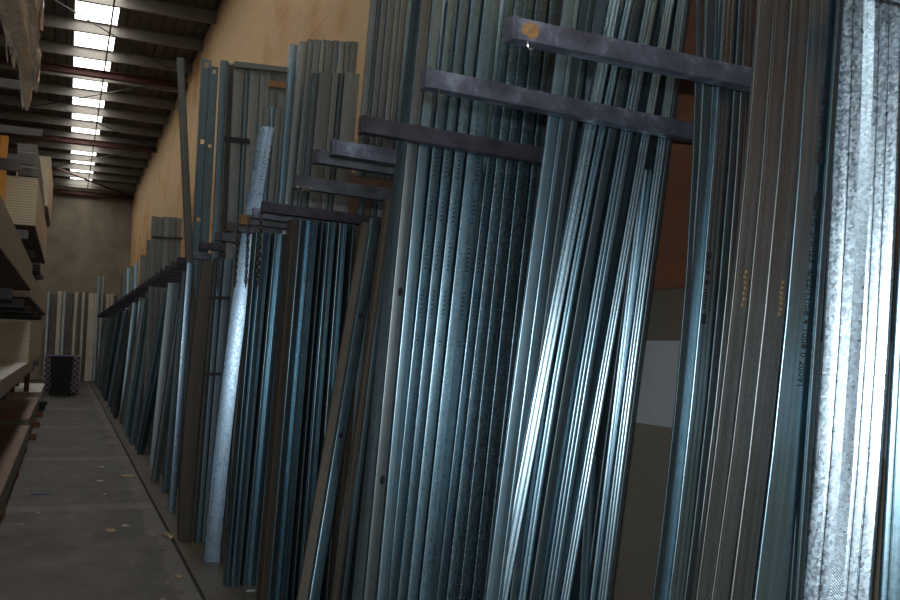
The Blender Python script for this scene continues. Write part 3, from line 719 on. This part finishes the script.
# taped bundle
P4 = [(234.5, 61, 10, 'dull'), (245.5, 62, 4, 'dark'), (250, 63, 10, 'dull'), (261, 65, 9, 'dull'), (271, 68, 7, 'dull'), (279, 69, 9, 'dull')]
for i, (u, v, w, mt) in enumerate(P4):
    stud([(u, v), (u-7.5-.2*i, 232)], [w, w], 8.05+.004*i, 'web', mt, 'tall stud, %s from left in the strapped bundle against plywood' % ORD[i], ztop_px=v, d=.05, zt=4)
strap_px([(224, 138.5), (250, 141.5)], 8.036, .045, 'wide black strap across the tall bundle left of centre')
bm = bmesh.new(); a, b_ = onY(270, 81, 8.0), onY(286, 83, 8.0)
prism8(bm, [(a.x, 8.03, a.z-.04), (b_.x, 8.03, b_.z-.04), (b_.x, 8.049, b_.z-.04), (a.x, 8.049, a.z-.04)], [(a.x, 8.03, a.z+.015), (b_.x, 8.03, b_.z+.015), (b_.x, 8.049, b_.z+.015), (a.x, 8.049, a.z+.015)])
tag(bm_obj('tape_band', bm, 'tape'), 'brown tape band near the top of the strapped bundle', 'tape')
bm = bmesh.new(); a, b_ = onY(235, 64, 8.0), onY(288, 70, 8.0)
prism8(bm, [(a.x, 8.012, a.z-.018), (b_.x, 8.012, b_.z-.018), (b_.x, 8.047, b_.z-.018), (a.x, 8.047, a.z-.018)], [(a.x, 8.012, a.z+.03), (b_.x, 8.012, b_.z+.03), (b_.x, 8.047, b_.z+.03), (a.x, 8.047, a.z+.03)])
tag(bm_obj('end_track', bm, 'dull'), 'grey capping track across the tops of the strapped bundle', 'steel track')
# U3: 265-300 tops at v 106
for i, (u, w, mt) in enumerate(((264.5, 6, 'dull'), (271, 4, 'soft'), (275.5, 6, 'dull'), (282, 4.5, 'dull'), (287, 6, 'grey'), (294, 6, 'dull'))):
    stud([(u, 107+.1*i), (u-11, 240)], [w, w], 7.2+.01*i, 'flangeL', mt, 'mid-height dull stud, %s from left in front of the strapped bundle' % ORD[i], ztop_px=106+(i % 3), zt=3.5, d=.06)
stud([(290.5, 48), (279, 200)], [9, 9], 6.95, 'web', 'soft', 'tall stud with pale square hole near its top, left of the tallest group', ztop_px=44, zt=4, d=.05)
bm = bmesh.new()
U1 = [(300, 41, 8), (308.5, 39, 5), (314, 39, 7), (321.5, 39, 4.5), (326.5, 40, 7), (334, 40, 5), (339.5, 41, 6), (346, 41, 5), (351.5, 41, 7)]
for i, (u, v, w) in enumerate(U1):
    stud([(u, v), (u-15, 200)], [w, w], 6.62+.006*(i % 3), 'flangeL' if i % 2 else 'web', 'dull' if i % 3 else 'grey', 'tall dull stud, %s from left in the highest-topped group' % ORD[i], ztop_px=v, zt=4, d=.05)
U2 = [(313, 73, 6, 'dark'), (319.5, 72, 13, 'dull'), (333, 72, 6, 'dull'), (340, 73, 4, 'dark'), (345, 72, 15, 'dull')]
for i, (u, v, w, mt) in enumerate(U2):
    stud([(u, v), (u-11, 200)], [w, w], 6.40+.006*i, 'web', mt, 'stud below the highest group, %s from left in the shorter front row' % ORD[i], ztop_px=v, zt=4, d=.05)
for i, (u, mt) in enumerate(((361, 'dark'), (367, 'brown'), (373.5, 'dark'), (380, 'dull'))):
    stud([(u, 190), (u-8, 260)], [6, 6], 6.14+.005*i, 'web', mt, 'dark stud glimpsed between the stepped arms, %s from left' % ORD[i], zt=2.72, d=.04)
# tall studs standing on the wide grey arm, reaching out of the frame
D1 = [(366, 'dull', 6), (372.5, 'dark', 3), (376, 'dull', 6), (382.5, 'grey', 7), (390, 'dull', 5), (395.5, 'brownish', 6), (402, 'soft', 8), (410.5, 'dull', 8)]
for i, (u, mt, w) in enumerate(D1):
    stud([(u, 60), (u-9, 160)], [w, w], 4.66+.004*i, 'flangeL', 'grey' if mt == 'brownish' else mt, 'tall weathered stud resting on the wire-twist arm, %s from left' % ORD[i], zt=4.1, z0=2.536, d=.025, seg=4)

# ================================================================== receding far studs
FS = [((131, 315), (119, 420), 4.5, 'pale', 'bright pale stud, furthest of the clear ones, foot by the slab joint'), ((138, 306), (128, 424), 5, 'soft', 'stud with a bluish glint, second of the far leaning ones'),
      ((150, 300), (129.5, 444), 5.5, 'dark', 'dark stud with its foot just behind the second far one'), ((159, 297), (142.5, 444), 7, 'grey', 'grey stud left of the wide dotted far stud'),
      ((166.5, 297), (149, 467), 8, 'grey', 'wide far stud with small dark dots, leaning right'), ((174, 300), (157, 467), 5, 'dark', 'dark stud right behind the wide dotted one'),
      ((178, 320), (162, 493), 5.5, 'dark', 'dark stud at the left of the blue glinting one'), ((182, 330), (168.5, 512), 6.5, 'holed', 'blue glinting stud just left of the dark brown post')]
for (uT, vT), (uB, vB), w, mt, lab in FS:
    g = onZ(uB, vB, 0.); 
    stud([(uT, vT), (uB, vB)], [w, w], [g.y, g.y], 'web', mt, lab, zt=2.36, d=.06)
TS = [(152, 216, 5.5), (157.5, 217, 6), (164, 216.5, 6), (170.5, 217, 6), (177, 218, 5)]
for i, (u, v, w) in enumerate(TS):
    Yt = 14.6; stud([(u, v), (u-4, 300)], [w, w], Yt+.01*i, 'web', 'dull', 'tall far stud with a dark top hole, %s from left left of the leaning post' % ORD[i], ztop_px=v, zt=4, d=.05, seg=5)
strap_px([(152, 237), (183, 238.5)], 14.586, .03, 'thin dark strap around the tall far studs')
hb = bmesh.new()
TF = [(147, 240, 5, 16.5, 'dull'), (140.5, 255, 6.5, 18.5, 'dull'), (134.5, 262, 4, 21., 'pale'), (130.5, 266, 4, 22.5, 'grey'), (127, 268, 3.5, 24.5, 'pale'), (123.5, 271, 3.5, 27., 'dull'), (121, 275, 3, 29.5, 'dull')]
for i, (u, v, w, Y, mt) in enumerate(TF):
    stud([(u, v), (u-2.5, 330)], [w, w], Y, 'web', mt, 'far tall stud rising above the far arms, %s stepping down to the end wall' % ORD[i], ztop_px=v, zt=4, d=.08, seg=4)
# countless further ones: the visible fronts, one object each
def far_stud(x0, y, lean, zt, w, mt, label, group, kind='web'):
    f = lambda z: Vector((x0+lean*z, y, z))
    me, o, A, B = section_mesh('steel_stud', profile(kind, w, .06, .01), f, math.radians(R.choice((-1, 1))*R.uniform(8, 32)), [zt*i/3 for i in range(4)], .002)
    tag(link_mesh('steel_stud', me, mt, None, o), label, 'steel stud', group)
y = 10.2
while y < FAR-1.5:
    if not (11.5 < y < 13.0):
        for k in range(2):
            far_stud(R.uniform(.98, 1.12)+.16*k, y+R.uniform(0, .18)+.2*k, R.uniform(.08, .16), 2.34, R.uniform(.07, .13), R.choice(['soft', 'dark', 'grey', 'blue', 'dull']),
                     'short galvanised stud leaning under the receding far arms', 'short studs under the far arms')
    for k in range(2):
        far_stud(1.42+.22*k+R.uniform(0, .05), y+.12+R.uniform(0, .2), .08, R.uniform(2.3, 2.42) if y < 16 else R.uniform(2.7, 3.1), R.uniform(.1, .16), R.choice(['dark', 'grey', 'dull']),
                 'grey stud standing behind the receding far arms', 'studs behind the far arms')
    y += .62
# filler depth behind the front rows and the steep pack's is dark to stand for gap shade
for (Yb, xs, zt, nm) in ((5.42, (1.35, 1.5, 1.65, 1.8), 2.34, 'back row of the dark pack under the stepped arms'), (6.2, (1.4, 1.55, 1.7), 2.34, 'back row behind the short group right of the holed purlin'), (2.98, (1.53, 1.62, 1.71, 1.80), 3.0, 'filler row coloured as gap shade behind the steep pack')):
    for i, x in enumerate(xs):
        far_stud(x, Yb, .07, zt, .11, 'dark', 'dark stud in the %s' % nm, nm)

# ================================================================== end wall: leaning battens
BT = [(47.5, 292, 2.2, 'battenblue'), (51.5, 294, 5, 'battengrey'), (58, 291, 4, 'batten'), (63.5, 292, 2.5, 'battenblue'), (68, 293, 6, 'battengrey'), (75.5, 292, 2.5, 'batten'), (79.5, 293, 2.5, 'battengrey'), (82.5, 292, 2.2, 'batten'), (86, 292, 2.5, 'battengrey'), (89, 293, 5.5, 'batten'), (95, 293, 2.2, 'batten'), (98, 276, 2.2, 'battenblue'), (102.5, 276, 2, 'battenblue'), (106.5, 294, 3.2, 'batten'), (110.5, 294, 3, 'batten'), (114.5, 296, 3, 'battengrey')]
for i, (u, v, w, mt) in enumerate(BT):
    a = onY(u, v, FAR-.06); b_ = onY(u+w, v, FAR-.06); ww = b_.x-a.x; jt = R.uniform(-.05, .05)
    bm = bmesh.new()
    prism8(bm, [(jt, -.55, 0), (jt+ww, -.55, 0), (jt+ww, -.49, 0), (jt, -.49, 0)], [(0, 0, a.z), (ww, 0, a.z), (ww, .05, a.z), (0, .05, a.z)])
    tn = {'battenblue': 'blue-grey', 'battengrey': 'dark grey', 'batten': 'pale'}[mt]
    tag(bm_obj('batten', bm, mt, None, (a.x, FAR-.06, 0)), '%s length leaning on the concrete end wall, %s from left' % (tn, ORD[i]), 'batten')

# ================================================================== wheelie bin and checked bale
bp_ = onZ(60, 396, 0)
t = empty('wheelie_bin', (bp_.x, bp_.y, 0), 'black wheelie bin with purple lid edge in front of the end wall', 'bin')
bm = bmesh.new(); prism8(bm, [(-.22, -.24, .06), (.22, -.24, .06), (.22, .26, .06), (-.22, .26, .06)], [(-.29, -.34, 1.08), (.29, -.34, 1.08), (.29, .34, 1.08), (-.29, .34, 1.08)])
bmesh.ops.bevel(bm, geom=bm.edges[:], offset=.025, segments=2, affect='EDGES'); bm_obj('bin_body', bm, 'black', t, smooth=40)
bm = bmesh.new(); box(bm, -.32, .32, -.37, .37, 1.08, 1.12, .012); bm_obj('bin_lid', bm, 'purple', t)
bm = bmesh.new(); tube(bm, [(-.22, .42, 1.05), (.22, .42, 1.05)], .018); tube(bm, [(-.22, .33, 1.05), (-.22, .42, 1.05)], .015); tube(bm, [(.22, .33, 1.05), (.22, .42, 1.05)], .015); bm_obj('bin_handle', bm, 'black', t, smooth=60)
for s in (-1, 1):
    bm = bmesh.new(); bmesh.ops.create_cone(bm, cap_ends=True, segments=20, radius1=.1, radius2=.1, depth=.05, matrix=Matrix.Translation((s*.25, .24, .1)) @ Matrix.Rotation(math.pi/2, 4, 'Y')); bm_obj('wheel', bm, 'black', t, smooth=40)
bm = bmesh.new(); box(bm, -.45, .48, 0, .5, 0.0, 1.1, .03); tag(bm_obj('checked_bale', bm, 'check', None, (bp_.x, bp_.y+.75, 0)), 'pale checked bale showing either side of the black wheelie bin', 'bale')

# ================================================================== left rack
XL = -.46
rk = empty('storage_rack', (-1.8, 14., 0), 'tall orange and grey steel storage rack along the left side', 'rack')
def rpart(nm, mat, x0, x1, y0, y1, z0, z1, bev=.004, label=None):
    bm = bmesh.new(); box(bm, x0+1.8, x1+1.8, y0-14., y1-14., z0, z1, bev); o = bm_obj(nm, bm, mat, rk)
    if label: o['label'] = label
UPY = (10.4, 13.25, 16.2, 19.4, 22.6)
for y in UPY: rpart('upright', 'orange', -1.82, -1.68, y-.06, y+.06, 0, 6.6, label='orange upright')
for y in UPY:
    for z in ((1.06, 2.10, 3.02, 4.02, 5.02) if y > 11 else (1.06, 2.10, 3.45)): rpart('arm', 'rackgrey', -1.68, XL-.08, y-.045, y+.045, z-.12, z-.003)
def stack(name, x0, x1, y0, y1, z0, z1, mat, label, cat, top=None, under=None, bev=.004):
    bm = bmesh.new(); box(bm, x0, x1, y0, y1, 0, z1-z0, bev)
    o = bm_obj(name, bm, mat, None, (0, 0, z0)); tag(o, label, cat)
    if top:
        bm = bmesh.new(); box(bm, x0+.004, x1-.004, y0+.004, y1-.004, z1-z0, z1-z0+.006); q = bm_obj('top_sheet', bm, top, o); q['label'] = 'differently coloured top sheet'
    if under:
        bm = bmesh.new(); box(bm, x0+.01, x1-.01, y0+.01, y1-.01, -.014, 0); q = bm_obj('bottom_sheet', bm, under, o); q['label'] = 'dark red bottom sheet'
    return o
rpart('front_post', 'orange', -.94, -.85, 13.2, 13.3, 2.1, 4.25, label='orange front post')
# floor packs
stack('board_pack', -1.7, -.42, 8.2, 14.6, .09, .30, 'layersgrey', 'low pack of boards with brown top, nearest on the floor at left', 'board pack', top='brownboard')
for y in (9.0, 11.4, 13.8):
    bm = bmesh.new(); box(bm, -1.7, -.41, -.05, .05, 0, .087); tag(bm_obj('bearer', bm, 'timber', None, (0, y, 0)), 'dark timber bearer under the nearest brown-topped floor pack', 'bearer', 'bearers under the nearest floor pack')
stack('board_pack', -1.7, XL+.02, 15.0, 20.4, .10, .36, 'layersgrey', 'brown-topped board pack behind the nearest floor pack', 'board pack', top='brownboard')
for y in (15.5, 17.7, 19.9):
    bm = bmesh.new(); box(bm, -1.7, XL+.12, -.06, .06, 0, .097); tag(bm_obj('bearer', bm, 'timber', None, (0, y, 0)), 'dark block bearer sticking out under the second brown-topped pack', 'bearer', 'bearers under the second floor pack')
for k in range(3):
    bm = bmesh.new(); box(bm, -.62, XL+.17-.03*k, -.12, .12, 0, .085, .006); tag(bm_obj('dark_block', bm, 'black', None, (0, 20.75+.04*k, .002+.09*(2-k)-(.0))), ('topmost', 'middle', 'lowest')[k]+' dark block stacked at the right end of the floor packs', 'block')
stack('board_pack', -1.7, XL+.03, 21.2, 25.2, .12, .42, 'boardgrey', 'grey board pack low down behind the two brown-topped packs', 'board pack', top='white')
bm = bmesh.new(); box(bm, -1.7, XL, 21.4, 25., 0, .117); tag(bm_obj('bearer', bm, 'timber'), 'timber base under the grey board pack', 'bearer')
for i, x in enumerate((-.98, -.72)):
    bm = bmesh.new(); box(bm, -.05, .05, 0, .1, 0, .42, .004); tag(bm_obj('timber_block', bm, 'timber', None, (x, 20.9+.35*i, .431 if False else .428)), ('left', 'right')[i]+' brown upright timber block between low packs and the pale shelf', 'block')
# pale shelf and the tall layered stack on it
stack('shelf_sheet', -1.7, XL, 7.2, 15.9, 1.09, 1.24, 'boardgrey', 'long pale-topped sheet pack on the waist-high rack level', 'board pack', top='white')  # white top stands for light falling on the upper face
stack('board_stack', -1.7, XL+.0, 13.7, 20.6, 1.25, 1.80, 'layers', 'layered cream board stack standing on the waist-high level', 'board stack')
# long stack above
stack('board_stack', -1.7, XL, 6.2, 13.17, 2.22, 2.55, 'boardgrey', 'long grey board stack overhead, nearest on the left', 'board stack', under='redboard')
stack('board_stack', -1.7, XL-.01, 13.34, 23.4, 2.13, 2.46, 'boardgrey', 'further grey board stack continuing behind the overhead one', 'board stack', under='redboard')
# cream stack on the upper level
stack('board_stack', -1.35, XL-.005, 13.36, 20.0, 3.10, 3.75, 'layers', 'big cream layered board stack high on the left', 'board stack', under='redboard')
for k, (z, x0, x1) in enumerate(((3.78, -.72, -.47), (3.92, -.74, -.48), (4.06, -.76, -.50), (4.22, -.78, -.52))):
    stack('narrow_pack', x0, x1, 13.4+.2*k, 17.5, z, z+.11, 'slate', '%s narrow grey pack on top of the cream stack' % ('lowest', 'second lowest', 'second highest', 'highest')[k], 'board pack', top='white' if k in (0, 2) else None)
stack('board_stack', -1.0, XL+.02, 18.2, 21.5, 4.03, 4.95, 'board', 'pale upright board stack behind the big cream stack', 'board stack', under='brownboard')
stack('board_pack', -1.7, -.6, 21.5, 24.0, 3.04, 3.5, 'boardgrey', 'grey pack at the far end of the upper rack level', 'board pack', under='redboard')
# plastic-wrapped bundles overhead
def plastic_bundle(x, z, y1, n, label, tail, w=.16):
    t = empty('wrapped_bundle', (x, y1, z), label, 'wrapped bundle')
    for k in range(n):
        bm = bmesh.new(); dx = -w/2+w*k/max(1, n-1); box(bm, dx-.018, dx+.018, -5.5, -R.uniform(.0, .3), -.03, .03); q = bm_obj('moulding', bm, 'timber' if k % 2 else 'tape', t)
    bm = bmesh.new(); rings = []
    NY, NA = 26, 16
    for j in range(NY+1):
        yy_ = -5.4+(5.4+tail)*j/NY; past = max(0., yy_)
        ring = []
        for k in range(NA):
            a = 2*math.pi*k/NA; cr = 1+R.uniform(-.20, .20)
            rx, rz = (w/2+.03)*cr, .05*cr
            sag = -past*R.uniform(.45, .75)-(.02 if math.sin(a) < 0 else 0)*R.random()
            if past: rx *= 1-.25*past/tail; rz *= 1.5
            ring.append(bm.verts.new((rx*math.cos(a)+R.uniform(-.012, .012), yy_+R.uniform(-.05, .05)*(1 if j < NY else 3), rz*math.sin(a)+sag)))
        rings.append(ring)
    for j in range(NY):
        for k in range(NA):
            if j > NY-4 and R.random() < .18: continue
            bm.faces.new((rings[j][k], rings[j+1][k], rings[j+1][(k+1) % NA], rings[j][(k+1) % NA]))
    bm_obj('plastic_wrap', bm, 'plastic', t, smooth=25)
BZ = []
for (u_, v_, x_, n_, tl_, w_, lb_) in ((27, 90, -.54, 2, .28, .045, 'lowest plastic-wrapped bundle of long mouldings, torn end hanging over the aisle'),
        (35, 66, -.46, 2, .30, .05, 'middle plastic-wrapped bundle with a crumpled end, top left'),
        (34, 34, -.43, 2, .42, .03, 'upper plastic-wrapped bundle with a pointed torn tail, top left'),
        (12, 40, -.62, 2, .30, .05, 'leftmost plastic-wrapped bundle, cut off by the left edge of the photo'),
        (39, 8, -.40, 2, .28, .05, 'highest plastic-wrapped bundle at the top left corner')):
    e_ = onX(u_, v_, x_); plastic_bundle(x_, e_.z+.05, e_.y-tl_*.6, n_, lb_, tl_, w_); BZ.append((x_, e_.z+.05))
for y in (5.2, 7.0):
    rpart('upright', 'orange', -1.82, -1.68, y-.06, y+.06, 0, 6.6, label='orange upright')
    for z in (1.08, 2.19): rpart('arm', 'rackgrey', -1.68, -.66, y-.045, y+.045, z-.1, z-.003)
    for x, z in BZ: rpart('arm', 'rackgrey', -1.68, x+.1, y-.045, y+.045, z-.13, z-.055)

# ================================================================== scraps on the floor
def scrap(u, v, sx, sy, mat, label, cat='scrap', curl=.006, name='paper_scrap', onstrip=False):
    g = onZ(u, v, .002); bm = bmesh.new(); rn = random.Random(int(u*7+v)); k = 9
    top = []; bot = []
    for i in range(k):
        a = 2*math.pi*i/k; r = rn.uniform(.6, 1.1)
        top.append(bm.verts.new((sx*r*math.cos(a), sy*r*math.sin(a), .004+rn.uniform(0, curl)))); bot.append(bm.verts.new((sx*r*math.cos(a), sy*r*math.sin(a), 0)))
    c = bm.verts.new((0, 0, .006+curl)); cb = bm.verts.new((0, 0, 0))
    for i in range(k):
        j = (i+1) % k; bm.faces.new((top[i], top[j], c)); bm.faces.new((bot[j], bot[i], cb)); bm.faces.new((bot[i], bot[j], top[j], top[i]))
    tag(bm_obj(name, bm, mat, None, (g.x, g.y, .001)), label, cat)
scrap(41, 494.5, .11, .02, 'bluescrap', 'blue plastic strip on the floor near the left pack', name='plastic_strip')
scrap(101, 467, .05, .06, 'paper', 'small white paper scrap, further left of the two mid-aisle ones')
scrap(100.5, 481, .055, .07, 'paper', 'white paper scrap in mid aisle, nearer one of the pair')
scrap(128, 476, .11, .13, 'leaf', 'pale flat scrap lying against the slab joint')
scrap(111, 531, .055, .11, 'leaf', 'brown crumpled scrap in the near aisle')
scrap(125, 526, .035, .05, 'paper', 'tiny white scrap right beside the brown crumpled one')
scrap(168, 537, .045, .12, 'leaf', 'curled leaf-like scrap lying on the slab joint', curl=.03)
scrap(179, 577, .03, .05, 'leaf', 'small tan scrap nearest the bottom edge, on the brown strip')
scrap(105, 494, .02, .03, 'paper', 'tiny white fleck in mid aisle below the paper scraps')
scrap(38, 513, .016, .02, 'paper', 'tiny white fleck left of the blue strip, lower left')
scrap(252, 591, .05, .02, 'hook', 'shiny foil scrap at the feet of the short stud group', name='foil_scrap')

# ================================================================== light and camera
w = bpy.data.worlds.new('World'); sc.world = w; w.use_nodes = True
w.node_tree.nodes['Background'].inputs[0].default_value = (.62, .78, 1.0, 1); w.node_tree.nodes['Background'].inputs[1].default_value = 0.15
fl_ = bpy.data.lights.new('camera_flash', 'POINT'); fl_.energy = 150; fl_.color = (.93, .97, 1.0); fl_.shadow_soft_size = .025
fo = bpy.data.objects.new('camera_flash', fl_); C.objects.link(fo); fo.location = (0.0, 0.03, EYE+.20)
cam = bpy.data.cameras.new('camera'); co = bpy.data.objects.new('camera', cam); C.objects.link(co)
cam.sensor_width = 36; cam.lens = 36*FPX/900; cam.clip_start = .02; cam.clip_end = 200
fw = Vector((math.sin(YAW)*math.cos(PIT), math.cos(YAW)*math.cos(PIT), math.sin(PIT)))
rt = Vector((math.cos(YAW), -math.sin(YAW), 0)); up = rt.cross(fw)
r2 = rt*math.cos(ROLL)+up*math.sin(ROLL); u2 = -rt*math.sin(ROLL)+up*math.cos(ROLL)
m4 = Matrix((r2, u2, -fw)).transposed().to_4x4(); m4.translation = (0, 0, EYE); co.matrix_world = m4
sc.camera = co
sc.view_settings.view_transform = 'Standard'; sc.view_settings.look = 'None'; sc.view_settings.gamma = 1.0
sc.view_settings.use_curve_mapping = False; sc.view_settings.exposure = 0.0
